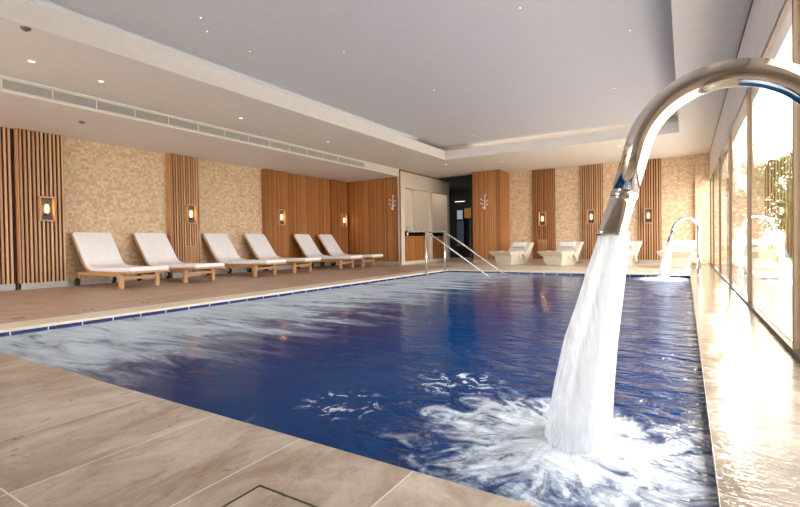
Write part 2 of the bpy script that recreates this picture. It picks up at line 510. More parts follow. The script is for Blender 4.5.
# water surface
bm = B()
nx, ny = 150, 270
grid = []
for j in range(ny + 1):
    row = []
    for i in range(nx + 1):
        x = PX0 + (PX1 - PX0) * i / nx; y = PY0 + (PY1 - PY0) * j / ny
        r = math.hypot(x + 0.40, y - 1.88)
        z = WZ + 0.004 * noise.noise(Vector((x * 2.2, y * 3.0, 0.3)))
        splash = math.exp(-(r / 0.24) ** 2)
        z += splash * (0.035 + 0.035 * noise.noise(Vector((x * 11, y * 11, 1))))
        z += math.exp(-(r / 0.7) ** 2) * 0.014 * noise.noise(Vector((x * 6, y * 6, 4)))
        r2 = math.hypot(x + 0.37, y - 10.45)
        z += math.exp(-(r2 / 0.3) ** 2) * (0.04 + 0.03 * noise.noise(Vector((x * 9, y * 9, 2))))
        row.append(bm.verts.new((x, y, min(z, 0.02))))
    grid.append(row)
for j in range(ny):
    for i in range(nx):
        bm.faces.new((grid[j][i], grid[j][i + 1], grid[j + 1][i + 1], grid[j + 1][i]))
wo = link('pool_water', bm, M['water'], smooth=True)
wo['kind'] = 'structure'

# walls
bm = B(); box(bm, WX - 0.25, WX, -3.9, 12.95, -0.2, 3.7)
struct(link('wall_left', bm, M['mosaic']))
bm = B(); box(bm, -6.15, GX + 0.2, FY, FY + 0.25, -0.2, 3.7); struct(link('wall_far', bm, M['mosaic']))
bm = B(); box(bm, 0.24, GX, FY - 0.12, FY, 0, HM); struct(link('wall_pier', bm, M['mosaic']))
bm = B()                                             # end wall behind the slats, and the back of the corridor
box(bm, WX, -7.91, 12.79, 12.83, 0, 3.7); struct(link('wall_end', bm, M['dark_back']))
bm = B()
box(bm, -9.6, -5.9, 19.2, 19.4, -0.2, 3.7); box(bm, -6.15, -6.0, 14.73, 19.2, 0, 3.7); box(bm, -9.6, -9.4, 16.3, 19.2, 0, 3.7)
box(bm, -7.9, -6.15, 15.2, 19.2, HM - 0.02, HM - 0.005); box(bm, -9.4, -7.9, 16.3, 19.2, HM - 0.02, HM - 0.005)  # thin dark sheets under the ceiling stand in for the corridor's shade
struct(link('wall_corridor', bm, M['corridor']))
bm = B()                                             # rear wall piers round the added, unseen rear glazing
box(bm, -10.4, -9.9, -3.95, -3.75, 0, 3.7); box(bm, -10.4, 0.7, -3.95, -3.75, 2.855, 3.7); box(bm, -4.66, 0.57, -3.95, -3.75, 0, 2.85)
struct(link('wall_rear', bm, M['plaster']))

# ceiling
CX0, CX1, CY0, CY1 = -5.86, -0.11, -2.6, 11.99
bm = B()
box(bm, -7.84, CX0, -3.95, 19.4, HM, 3.34)
box(bm, CX0, CX1, CY1, 19.4, HM, 3.34)
box(bm, CX1, GX + 0.12, -3.95, 19.4, HM, 3.75)
box(bm, CX0, CX1, -3.95, CY0, HM, 3.75)
box(bm, -10.4, -7.84, -3.95, 12.85, HL, 3.75)
box(bm, -10.4, -7.84, 12.85, 19.4, HM, 3.75)
struct(link('ceiling', bm, M['plaster']))
bm = B(); box(bm, CX0 - 0.34, CX1, CY1 + 0.12, CY1 + 0.6, 3.341, 3.75)
struct(link('trim_2', bm, M['cream']))
bm = B(); box(bm, CX0 - 0.34, CX1 + 0.05, CY0 - 0.1, CY1 + 0.3, 3.45, 3.8); box(bm, CX0 - 0.34, CX0 - 0.3, CY0 - 0.1, CY1 + 0.3, 3.34, 3.45)
struct(link('ceiling_coffer', bm, M['coffer']))
bm = B()
box(bm, -7.84, -7.822, -3.7, 12.66, HL, 2.885); box(bm, -7.84, -7.822, -3.7, 12.66, 3.05, HM)
struct(link('trim_3', bm, M['bulk']))
# bulkhead over the glass with a dark strip standing in for the shadow gap
bm = B(); box(bm, GX, GX + 0.12, -3.9, FY, 2.35, HM - 0.02); struct(link('trim_4', bm, M['plaster']))
bm = B(); box(bm, GX - 0.008, GX + 0.02, -3.9, FY, HM - 0.022, HM); struct(link('shadow_gap_strip', bm, M['frame_dark']))
bm = B(); box(bm, GX - 0.005, GX + 0.06, -3.9, FY, 0, 0.035); struct(link('baseboard_right', bm, M['frame_dark']))

# glass wall, one window per bay
ys = [-3.85, -1.30, 1.25, 3.80, 6.35, 8.90, 11.45, 14.0, FY]
struct_wall = B(); box(struct_wall, GX, GX + 0.12, -3.9, 1.22, 0, 2.35); struct(link('wall_light_block', struct_wall, M['cream']))  # unseen bays made solid to keep light off the near floor and jet
for i, (a, b) in enumerate(zip(ys[2:], ys[3:])):
    bm = B()
    box(bm, GX + 0.005, GX + 0.055, b - 0.022, b + 0.022, 0.035, 2.35)
    box(bm, GX + 0.01, GX + 0.05, a, b, 2.335, 2.35)
    w = struct(link('window_%d' % (i + 1), bm, M['mullion']))
    bm = B(); box(bm, GX + 0.024, GX + 0.036, a + 0.022, b - 0.022, 0.035, 2.32)
    link('pane', bm, M['glass'], w)
xs = [-9.9, -7.3, -4.7]  # rear windows behind the camera, added to light loungers and far wall
for i, (a, b) in enumerate(zip(xs, xs[1:])):
    bm = B()
    box(bm, b - 0.03, b + 0.03, -3.9, -3.82, 0, 2.85); box(bm, a, b, -3.9, -3.82, 0, 0.05)
    w = struct(link('window_%d' % (i + 7), bm, M['frame_dark']))
    bm = B(); box(bm, a + 0.03, b - 0.03, -3.866, -3.854, 0.05, 2.85)
    link('pane', bm, M['glass'], w)

# outside
bm = B(); box(bm, GX + 0.1, 30, -20, 60, -0.35, -0.12); struct(link('ground_lawn', bm, M['grass']))
bm = B(); box(bm, GX + 0.12, 16, -14, 17, -0.12, -0.06); box(bm, GX + 0.12, 2.3, 17, 24, -0.12, -0.06); struct(link('ground_terrace', bm, M['terrace']))  # paving widened out of view to bounce light up to the ceilings
def tree(x, y, h, r, seed, label):
    rr = random.Random(seed)
    t = thing('garden_tree', label, 'tree', (x, y, -0.12), 0, 'trees in the garden')
    bm = B()
    tube(bm, [(0, 0, 0), (0.05, 0.03, h * 0.3), (0, 0.06, h * 0.55), (0.08, 0, h * 0.85)], [0.13, 0.10, 0.07, 0.03], 8)
    for k in range(6):
        a = rr.uniform(0, 2 * PI); z = h * rr.uniform(0.3, 0.6)
        tube(bm, [(0, 0, z), (math.cos(a) * r * 0.4, math.sin(a) * r * 0.4, z + 0.3 * r), (math.cos(a) * r * 0.75, math.sin(a) * r * 0.75, z + 0.7 * r)], [0.05, 0.03, 0.012], 6)
    link('trunk', bm, M['bark'], t, smooth=True)
    bm = B()
    cl = [(Vector((rr.gauss(0, .45) * r, rr.gauss(0, .45) * r, h * (0.28 + 0.66 * rr.random()))), rr.uniform(.25, .5) * r) for _ in range(16)]
    for k in range(1900):
        c, cr_ = rr.choice(cl)
        d = Vector((rr.gauss(0, 1), rr.gauss(0, 1), rr.gauss(0, 1))).normalized()
        p = c + d * cr_ * rr.random() ** 0.4
        if p.z > h: p.z = h - rr.random() * 0.3
        u = Vector((rr.gauss(0, 1), rr.gauss(0, 1), rr.gauss(0, 1))).normalized(); v = u.orthogonal().normalized()
        s = rr.uniform(0.04, 0.085)
        q = [bm.verts.new(p + u * s * 1.6), bm.verts.new(p + v * s * .6), bm.verts.new(p - u * s * 1.6), bm.verts.new(p - v * s * .6)]
        bm.faces.new(q)
    link('foliage', bm, M['leaf'], t)
tree(2.1, 21.0, 3.6, 1.0, 1, 'slim pale green tree behind the glass, nearest the far end of the window wall')
tree(3.5, 24.0, 4.2, 1.3, 2, 'bushy tree behind the glass beyond the middle mullion')
tree(3.7, 18.5, 3.2, 0.9, 3, 'small round tree behind the glass beside the bronze mullion')
tree(6.4, 27.0, 5.4, 1.8, 4, 'largest tall tree behind the nearest pane of glass')
tree(5.0, 33.0, 5.6, 1.8, 5, 'distant hazy tree standing farthest off in the garden')

# ------------------------------------------------------------------ slat panels
def slat_panel(name, label, o, u, n, width, z0, z1, mat, pitch=0.065, sw=0.040, depth=0.035, back=0.03, plinth=True, side=False, pz=0.11):
    """o: lower corner on the front face, u: unit vector along the width, n: outward normal"""
    t = thing(name, label, 'wall panel', (o[0], o[1], 0), 0, 'slatted timber wall panels')
    U, N_ = Vector(u), Vector(n)
    def bx(bm, a, b, d0, d1, za, zb):
        ps = [U * a - N_ * d0, U * b - N_ * d1]
        x0, x1 = sorted((ps[0].x, ps[1].x)); y0, y1 = sorted((ps[0].y, ps[1].y))
        box(bm, x0, x1, y0, y1, za, zb)
    cnt = max(1, round(width / pitch)); p = width / cnt
    bm = B()
    for k in range(cnt):
        c = (k + 0.5) * p
        w_ = sw * random.uniform(0.92, 1.06)
        bx(bm, c - w_ / 2, c + w_ / 2, 0, depth, z0 + pz, z1 - 0.003)
    link('slats', bm, mat, t)
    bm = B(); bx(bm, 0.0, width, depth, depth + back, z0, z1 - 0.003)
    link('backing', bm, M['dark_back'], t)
    if side:
        bm = B(); bx(bm, -0.02, 0.0, 0, depth + back, z0 + pz, z1 - 0.003); link('side_board', bm, mat, t)
    if plinth:
        bm = B(); bx(bm, 0.0, width, -0.004, depth, z0, z0 + pz); link('plinth', bm, M['plinth'], t)
    return t
PFX = -9.99
SP = M['slat']; SD = M['slat_deep']
def left_panel(y0, y1, x, label, mat=SP, side=True, sw=0.033):
    slat_panel('slat_panel', label, (x, y0), (0, 1, 0), (1, 0, 0), y1 - y0, 0, HL, mat, back=max(0.006, abs(WX - x) - 0.040), side=side, sw=sw)
bm = B(); box(bm, -10.138, -10.10, 3.34, 3.375, 0, HL - 0.004); struct(link('panel_gap_shade', bm, M['dark_back']))  # dark strip standing in for the shadow in the gap beside the panel
left_panel(-1.2, 3.335, -10.08, 'recessed timber slat panel in front of the first sconce panel', side=False)
left_panel(3.40, 4.11, PFX, 'narrow timber slat panel carrying the wall lamp nearest the camera')
left_panel(6.22, 6.98, PFX, 'timber slat panel with wall lamp and low grille between the two mosaic walls')
left_panel(9.03, 9.89, PFX, 'warm timber panel with wall lamp right after the second mosaic wall', SD, True, 0.052)
left_panel(9.92, 11.88, -10.09, 'wide recessed timber panel behind the fifth lounger', SD, False, 0.055)
left_panel(11.91, 12.72, PFX, 'timber panel with wall lamp in the corner by the end wall', SD, True, 0.052)
slat_panel('slat_panel', 'timber end wall panel facing the pool with steel coat hooks', (-9.98, 12.74), (1, 0, 0), (0, -1, 0), -7.84 + 9.98, 0, HL, SD, sw=0.056, back=0.012)
# far block
slat_panel('slat_panel', 'tall timber panel with steel coat hooks beside the dark corridor', (-6.15, 14.65), (1, 0, 0), (0, -1, 0), 0.95, 0, HM, SD, sw=0.056, back=0.03)
slat_panel('slat_panel', 'timber side of the corridor block facing the first mosaic bay', (-5.18, 14.65), (0, 1, 0), (1, 0, 0), 0.92, 0, HM, SD, sw=0.056, back=0.02)
for a, b, lab in ((-4.38, -3.63, 'timber slat strip on the far wall behind the first two stone loungers'),
                  (-2.84, -2.18, 'timber slat strip with lamp at the middle of the far wall'),
                  (-1.20, -0.60, 'timber slat strip with lamp nearest the glass on the far wall')):
    slat_panel('slat_panel', lab, (a, FY - 0.08), (1, 0, 0), (0, -1, 0), b - a, 0, HM, SD if a < -4 else SP, sw=0.036, back=0.040, pz=0.10)
# grey plinth pieces on mosaic bays
for i, (a, b) in enumerate(((4.11, 6.20), (6.98, 9.01))):
    bm = B(); box(bm, WX, WX + 0.02, a, b, 0, 0.09); struct(link('baseboard_left_%d' % (i + 1), bm, M['plinth']))

# ------------------------------------------------------------------ wall lamps
def make_sconce():
    t = thing('wall_lamp', 'x', 'wall lamp', (0, 0, 0), 0, 'wall lamps in timber frames')
    w, h, d, f = 0.12, 0.225, 0.085, 0.022       # half width, half height, depth, frame; local -Y faces out
    bm = B()
    box(bm, -w, -w + f, -d, 0, -h, h); box(bm, w - f, w, -d, 0, -h, h)
    box(bm, -w + f, w - f, -d, 0, h - f, h); box(bm, -w + f, w - f, -d, 0, -h, -h + f)
    link('frame', bm, M['teak'], t, bevel=0.002)
    bm = B(); box(bm, -w + f, w - f, -0.012, 0, -h + f, h - f); link('back_plate', bm, M['niche_grey'], t)
    bm = B(); tube(bm, [(0, -0.045, -0.12), (0, -0.045, -0.075)], 0.034, 16)
    box(bm, -0.015, 0.015, -0.05, -0.012, -0.115, -0.09)
    link('lamp_holder', bm, M['black'], t)
    bm = B(); tube(bm, [(0, -0.045, -0.075), (0, -0.045, -0.06), (0, -0.045, 0.05), (0, -0.045, 0.075), (0, -0.045, 0.085)], [0.02, 0.028, 0.028, 0.02, 0.006], 16)
    link('bulb', bm, M['bulb'], t, smooth=True)
    return t
sc = make_sconce()
spots = [((PFX, 3.79, 1.45), PI / 2, 'timber framed wall lamp nearest the camera, above the first slat plinth'),
         ((PFX, 6.69, 1.48), PI / 2, 'timber framed wall lamp over the low grille between second and third lounger'),
         ((PFX, 9.57, 1.51), PI / 2, 'timber framed wall lamp behind the fourth lounger'),
         ((PFX, 12.45, 1.51), PI / 2, 'wall lamp in the timber corner by the end wall'),
         ((-4.02, FY - 0.08, 1.44), 0, 'far wall lamp above the small timber grille, between the first two stone loungers'),
         ((-2.51, FY - 0.08, 1.44), 0, 'middle lamp on the far wall between second and third stone lounger'),
         ((-0.93, FY - 0.08, 1.41), 0, 'far wall lamp nearest the glass wall')]
for i, (loc, rz, lab) in enumerate(spots):
    off = Vector((0.075, 0, 0)) if rz else Vector((0, -0.075, 0))
    lamp('wall_lamp_glow', 'POINT', Vector(loc) + off, (0, 0, 0), 1.6, (1, 0.45, 0.12), shadow_soft_size=0.02)
    if i == 0:
        sc.location = loc; sc.rotation_euler = (0, 0, rz); sc['label'] = lab
    else:
        dup(sc, loc, rz, lab)

# low grilles
def make_grille():
    t = thing('wall_grille', 'x', 'grille', (0, 0, 0), 0, 'low timber wall grilles')
    bm = B(); w, h, d, f = 0.15, 0.19, 0.03, 0.022
    box(bm, -w, -w + f, -d, 0, -h, h); box(bm, w - f, w, -d, 0, -h, h)
    box(bm, -w + f, w - f, -d, 0, h - f, h); box(bm, -w + f, w - f, -d, 0, -h, -h + f)
    link('frame', bm, M['teak'], t)
    bm = B()
    for k in range(9):
        x = -w + f + (2 * w - 2 * f) * (k + 0.5) / 9
        box(bm, x - 0.009, x + 0.009, -d + 0.006, 0, -h + f, h - f)
    link('grille_bars', bm, M['slat'], t)
    return t
g = make_grille(); g.location = (PFX, 6.68, 0.54); g.rotation_euler = (0, 0, PI / 2)
g['label'] = 'small timber framed grille low on the slats behind the second lounger'
dup(g, (-4.03, FY - 0.08, 0.56), 0, 'small timber framed grille low on the far wall under its lamp')

# ------------------------------------------------------------------ sun loungers
def make_lounger():
    # local: foot end towards +X, head towards -X, origin between the front legs on the floor
    t = thing('sun_lounger', 'x', 'sun lounger', (0, 0, 0), 0, 'sun loungers along the timber wall')
    bm = B()
    for s in (-1, 1):
        y = 0.29 * s
        box(bm, -1.52, 0.03, y - 0.022, y + 0.022, 0.205, 0.262)
        box(bm, -1.50, -1.45, y - 0.02, y + 0.02, 0.06, 0.205)
    for x in (-1.48, -0.75): box(bm, x - 0.03, x + 0.03, -0.268, 0.268, 0.21, 0.255)
    link('frame', bm, M['teak'], t, bevel=0.004)
    for s in (-1, 1):
        bm = B(); box(bm, -0.035, 0.035, s * 0.325 - 0.035, s * 0.325 + 0.035, 0, 0.262)
        link('leg', bm, M['teak'], t, bevel=0.004)
    bm = B(); box(bm, -0.028, 0.028, -0.285, 0.285, 0.155, 0.205); link('crossbar', bm, M['teak'], t, bevel=0.003)
    for s in (-1, 1):
        bm = B(); tube(bm, [(-1.475, s * 0.315, 0.075), (-1.475, s * 0.355, 0.075)], 0.075, 24)
        wh = link('wheel', bm, M['rubber'], t, bevel=0.008)
        bm = B(); tube(bm, [(-1.475, s * 0.30, 0.075), (-1.475, s * 0.362, 0.075)], 0.03, 16)
        link('hub', bm, M['brushed'], wh)
    # bent profile of the lying surface: (x, z)
    prof = [(0.36, 0.300), (0.0, 0.288), (-0.40, 0.282), (-0.85, 0.285), (-1.00, 0.300), (-1.12, 0.345), (-1.21, 0.42),
            (-1.29, 0.53), (-1.41, 0.70), (-1.53, 0.87), (-1.62, 0.99)]
    def offs(pr, d0, d1):
        lo, hi = [], []
        for i, p in enumerate(pr):
            a = Vector(pr[max(i - 1, 0)]); b = Vector(pr[min(i + 1, len(pr) - 1)])
            tt = (b - a).normalized(); nn = Vector((tt.y, -tt.x))
            if nn.y < 0: nn = -nn
            P_ = Vector(p)
            lo.append(P_ + nn * d0); hi.append(P_ + nn * d1)
        return [tuple(v) for v in lo] + [tuple(v) for v in reversed(hi)]
    bm = B(); prism(bm, offs(prof, -0.028, 0.0), 'y', -0.355, 0.355)
    link('seat_shell', bm, M['teak'], t, bevel=0.004)
    bm = B(); prism(bm, offs(prof, 0.002, 0.078), 'y', -0.345, 0.345)
    # a soft crown: subdivide the top across the width is not needed, bevel rounds the border
    link('mattress', bm, M['cushion'], t, bevel=0.022, smooth=False, seg=4)
    # seam where the head part folds
    bm = B(); tube(bm, [(-1.135, y_, 0.475) for y_ in (-0.33, 0.33)], 0.0035, 6)
    link('seam', bm, M['cushion_side'], t)
    # prop strut under the backrest
    for s in (-1, 1):
        bm = B()
        v0, v1 = Vector((-1.37, s * 0.2, 0.62)), Vector((-1.48, s * 0.2, 0.25))
        tube(bm, [v0, v1], 0.012, 8)
        link('backrest_strut', bm, M['brushed'], t)
    return t
lg = make_lounger()
LX = -8.44
lab = ['white cushioned teak lounger nearest the camera, in front of the first mosaic wall',
       'white cushioned teak lounger second from the camera, partly before the low grille',
       'third white teak lounger from the camera, first one before the second mosaic wall',
       'white teak lounger overlapping the end of the second mosaic wall and a lamp panel',
       'white teak lounger second from the end wall, before the recessed timber panel',
       'white teak lounger closest to the timber end wall with coat hooks']
for i, y in enumerate((4.62, 5.83, 7.56, 8.80, 10.58, 11.65)):
    o = lg if i == 0 else dup(lg, (0, 0, 0))
    o.location = (LX + (0.05 if i > 3 else 0.0), y, 0); o.rotation_euler = (0, 0, (0.03, 0.06, 0.11, 0.11, 0.12, 0.12)[i])
    o['label'] = lab[i]

# ------------------------------------------------------------------ stone loungers at the far end
def make_tub():
    # local: front faces -Y; origin on the floor at the front of the base, mid width
    t = thing('ceramic_lounger', 'x', 'heated lounger', (0, 0, 0), 0, 'cream ceramic heated loungers')
    # base: tapered block, side profile with leaning back
    bm = B()
    prof_lo = [(0.0, 0.0), (0.75, 0.0), (0.88, 0.10), (1.10, 0.66), (0.98, 0.68), (0.62, 0.26), (0.45, 0.22), (0.3, 0.30), (-0.06, 0.30)]
    A = [bm.verts.new((-(0.25 + 0.14 * z / 0.68), y, z)) for y, z in prof_lo]
    C = [bm.verts.new(((0.25 + 0.14 * z / 0.68), y, z)) for y, z in prof_lo]
    n = len(prof_lo)
    bm.faces.new(A[::-1]); bm.faces.new(C)
    for i in range(n): bm.faces.new((A[i], A[(i + 1) % n], C[(i + 1) % n], C[i]))
    link('body', bm, M['ceramic'], t, bevel=0.02, seg=3)
    bm = B()                                          # basin rim jutting out in front
    v = []
    for (z, wx, y0) in ((0.28, 0.32, -0.10), (0.41, 0.39, -0.26)):
        v.append([bm.verts.new(p) for p in ((-wx, y0, z), (wx, y0, z), (wx, 0.36, z), (-wx, 0.36, z))])
    inn = [bm.verts.new(p) for p in ((-0.32, -0.19, 0.41), (0.32, -0.19, 0.41), (0.32, 0.30, 0.41), (-0.32, 0.30, 0.41))]
    low = [bm.verts.new(p) for p in ((-0.27, -0.12, 0.32), (0.27, -0.12, 0.32), (0.27, 0.26, 0.32), (-0.27, 0.26, 0.32))]
    bm.faces.new(v[0][::-1])
    for a, b in ((v[0], v[1]), (v[1], inn), (inn, low)):
        for k in range(4): bm.faces.new((a[k], a[(k + 1) % 4], b[(k + 1) % 4], b[k]))
    bm.faces.new(low)
    link('foot_basin', bm, M['ceramic'], t, bevel=0.012)
    for s in (-1, 1):                                 # rolled arms
        bm = B()
        pts = [(0.30, 0.20), (0.30, 0.38), (0.36, 0.425), (0.46, 0.42), (0.58, 0.36), (0.70, 0.24), (0.74, 0.12)]
        pts2 = [(0.66, 0.10), (0.60, 0.20), (0.52, 0.28), (0.44, 0.32), (0.38, 0.30), (0.36, 0.2)]
        prism(bm, pts + pts2, 'x', s * 0.30, s * 0.385)
        link('armrest', bm, M['ceramic'], t, bevel=0.015)
    bm = B()                                          # headrest pad lying on the back
    d = Vector((0, 0.36, 0.42)).normalized(); nrm = Vector((0, -d.z, d.y))
    c = Vector((0, 0.885, 0.572)) + nrm * 0.02
    for sx in (-0.23, 0.23):
        pass
    vs = []
    for sx in (-0.23, 0.23):
        for sd in (-0.085, 0.085):
            for sn in (0.0, 0.055):
                vs.append(bm.verts.new(Vector((sx, 0, 0)) + c + d * sd + nrm * sn))
    for f in ((0, 1, 3, 2), (4, 6, 7, 5), (0, 4, 5, 1), (2, 3, 7, 6), (0, 2, 6, 4), (1, 5, 7, 3)):
        bm.faces.new([vs[i] for i in f])
    link('headrest', bm, M['towel'], t, bevel=0.02, seg=3)
    return t
tb = make_tub()
tl = ['cream ceramic lounger nearest the timber block and corridor', 'cream ceramic lounger second from the corridor, below a lamp strip',
      'cream ceramic lounger mostly hidden behind the big falling water jet', 'cream ceramic lounger beside the glass wall behind the small fountain']
for i, (x, y) in enumerate(((-4.64, 13.40), (-3.19, 13.40), (-1.66, 13.40), (-0.22, 13.30))):
    o = tb if i == 0 else dup(tb, (x, y, 0), 0)
    o.location = (x, y, 0); o.rotation_euler = (0, 0, math.radians(-15 if i < 3 else -5)); o['label'] = tl[i]

# ------------------------------------------------------------------ partition with vanity counters
PXF = -7.80
bm = B()
y0, y1 = 12.66, 16.28
op = [(12.90, 14.66), (14.84, 16.08)]
zt, zb = 2.52, 0.10
D = 0.10
box(bm, PXF - D, PXF, y0, y1, zt, HM)
box(bm, PXF - D, PXF, y0, y1, 0, zb)
box(bm, PXF - D, PXF, y0, op[0][0], zb, zt); box(bm, PXF - D, PXF, op[0][1], op[1][0], zb, zt); box(bm, PXF - D, PXF, op[1][1], y1, zb, zt)
struct(link('wall_partition', bm, M['cream']))
bm = B()
box(bm, PXF - 0.75, PXF - D, y0 + 0.16, y0 + 0.22, 0, HM); box(bm, PXF - 0.75, PXF - D, y1 - 0.06, y1, 0, HM)
box(bm, PXF - 0.81, PXF - 0.75, y0 + 0.16, y1, 0, HM); box(bm, PXF - 0.75, PXF - D, 14.72, 14.78, 0, HM)
struct(link('wall_alcove', bm, M['cream']))
bm = B(); box(bm, PXF - 0.75, PXF - 0.735, 12.88, 13.75, 1.12, 2.9); struct(link('trim_6', bm, M['mosaic']))
bm = B()
box(bm, PXF - 0.02, PXF + 0.015, y0 - 0.03, y0, 0, HM); box(bm, PXF - 0.02, PXF + 0.015, y0, y1, HM - 0.05, HM - 0.005)
struct(link('trim_7', bm, M['slat_deep']))
for i, (a, b) in enumerate(op):
    t = thing('vanity_counter', ['timber fronted counter with black top in the first alcove by the end wall',
                                 'timber fronted counter with black top in the alcove next to the corridor'][i], 'counter', (PXF, a, 0), 0, 'vanity counters in the alcoves')
    bm = B(); box(bm, -0.7, -D - 0.005, 0.005, b - a - 0.005, 0.94, 1.10); link('counter_top', bm, M['black'], t, bevel=0.004)
    bm = B(); n = round((b - a) / 0.065)
    for k in range(n):
        p = (b - a - 0.02) / n
        box(bm, -D - 0.04, -D - 0.005, 0.01 + k * p + 0.004, 0.01 + (k + 1) * p - 0.004, 0.10, 0.94)
    link('slatted_front', bm, M['slat_deep'], t)
    bm = B(); box(bm, -0.7, -D - 0.045, 0.01, b - a - 0.01, 0.0, 0.935); link('cabinet_body', bm, M['dark_back'], t)
    bm = B(); tube(bm, [(-0.45, (b - a) / 2, 1.10), (-0.45, (b - a) / 2, 1.24), (-0.42, (b - a) / 2, 1.27), (-0.32, (b - a) / 2, 1.265)], 0.012, 10)
    link('tap', bm, M['brushed'], t, smooth=True)

for y_ in (13.8, 15.45):
    lamp('alcove_fill', 'AREA', (PXF - 0.4, y_, 2.95), (0, 0, 0), 4, (1, 0.88, 0.75), shape='RECTANGLE', size=0.4, size_y=1.0)  # added fill lamp without a fitting, brightens the alcove interior
# coat hooks
def make_hooks():
    t = thing('coat_hook_rack', 'x', 'coat hooks', (0, 0, 0), 0, 'steel coat hook racks')
    bm = B(); tube(bm, [(0, -0.03, -0.23), (0, -0.03, 0.23)], 0.014, 10); link('bar', bm, M['brushed'], t)
    for k, (z, s) in enumerate(((0.08, -1), (0.03, 1), (-0.06, -1), (-0.10, 1), (0.20, 1), (-0.20, -1))):
        L = 0.11 if abs(z) < 0.15 else 0.04
        bm = B(); tube(bm, [(0, -0.03, z), (s * L * 0.6, -0.05, z - 0.01), (s * L, -0.07, z + 0.03)], 0.010, 8)
        bmesh.ops.create_uvsphere(bm, u_segments=12, v_segments=8, radius=0.024, matrix=Matrix.Translation((s * L, -0.07, z + 0.035)))
        link('hook', bm, M['pool_white'], t, smooth=True)
    bm = B(); tube(bm, [(0, 0.0, 0.05), (0, -0.03, 0.05)], 0.014, 8); link('mount', bm, M['brushed'], t)
    return t
hk = make_hooks(); hk.location = (-8.12, 12.74, 2.02); hk['label'] = 'branching steel coat hooks on the timber end wall by the loungers'
dup(hk, (-5.70, 14.65, 2.02), 0, 'branching steel coat hooks on the timber block beside the corridor')

# corridor things
t = thing('wall_screen', 'small pale lit screen on the dark corridor wall', 'screen', (-8.60, 19.0, 1.92))
bm = B(); box(bm, -0.15, 0.15, 0.02, 0.06, -0.22, 0.22); link('casing', bm, M['black'], t)
bm = B(); box(bm, -0.13, 0.13, 0.01, 0.02, -0.20, 0.20); link('display', bm, M['screen'], t)
t = thing('lit_picture', 'orange glowing panel beside the pale screen in the corridor', 'lit panel', (-8.22, 19.0, 1.98))
bm = B(); box(bm, -0.17, 0.17, 0.02, 0.06, -0.23, 0.23); link('frame', bm, M['black'], t)
bm = B(); box(bm, -0.15, 0.15, 0.01, 0.02, -0.20, 0.20); link('panel', bm, M['lit_orange'], t)
bm = B(); box(bm, -8.8, -8.35, 18.95, 19.02, 2.50, 2.52)
tag(link('strip_light', bm, M['led']), 'thin white light strip high in the dark corridor', 'light')
t = thing('glass_display', 'tall dim blue glass cabinet at the back of the corridor', 'display', (-8.55, 18.9, 0.0))
bm = B()
for x in (-0.18, 0.15): box(bm, x, x + 0.03, 0, 0.04, 0.5, 1.66)
box(bm, -0.15, 0.15, 0, 0.04, 1.62, 1.66); box(bm, -0.15, 0.15, 0, 0.04, 0.5, 0.54)
link('frame', bm, M['frame_dark'], t)
bm = B(); box(bm, -0.15, 0.15, 0.01, 0.03, 0.54, 1.62); link('panel', bm, M['bluelit'], t)
t = thing('corridor_shelf', 'dark shelf unit standing beside the corridor wall', 'shelf', (-7.5, 18.7, 0.0))
bm = B()
for z in (0.5, 0.95, 1.4): box(bm, -0.45, 0.6, 0, 0.35, z, z + 0.03)
link('shelf_boards', bm, M['niche_grey'], t)
bm = B()
for x in (-0.48, 0.6): box(bm, x, x + 0.03, 0, 0.35, 0, 1.6)
link('side_panels', bm, M['niche_grey'], t)

# ------------------------------------------------------------------ handrails
def make_rail():
    t = thing('pool_handrail', 'x', 'handrail', (0, 0, 0), 0, 'steel handrails at the pool steps')
    # local: post foot at origin, rail runs towards +X into the water
    bm = B()
    pts = [(-0.50, 0, 0.90), (-0.515, 0, 0.94), (-0.50, 0, 0.975), (-0.46, 0, 0.99), (-0.1, 0, 0.99), (0.0, 0, 0.98), (0.06, 0, 0.95), (0.5, 0, 0.67), (1.52, 0, -0.02), (1.8, 0, -0.20)]
    tube(bm, pts, 0.021, 12); link('rail', bm, M['brushed'], t, smooth=True)
    bm = B(); tube(bm, [(0, 0, -0.3), (0, 0, 0.975)], 0.021, 12); link('post', bm, M['brushed'], t, smooth=True)
    bm = B(); tube(bm, [(0, 0, -0.3), (0, 0, -0.285)], 0.045, 20); link('flange', bm, M['brushed'], t)
    return t
hr = make_rail(); hr.location = (-5.23, 9.62, 0.0); hr['label'] = 'brushed steel pool handrail nearer the camera, sloping into the water'
dup(hr, (-5.23, 10.60, 0.0), 0, 'brushed steel pool handrail at the far pool corner')

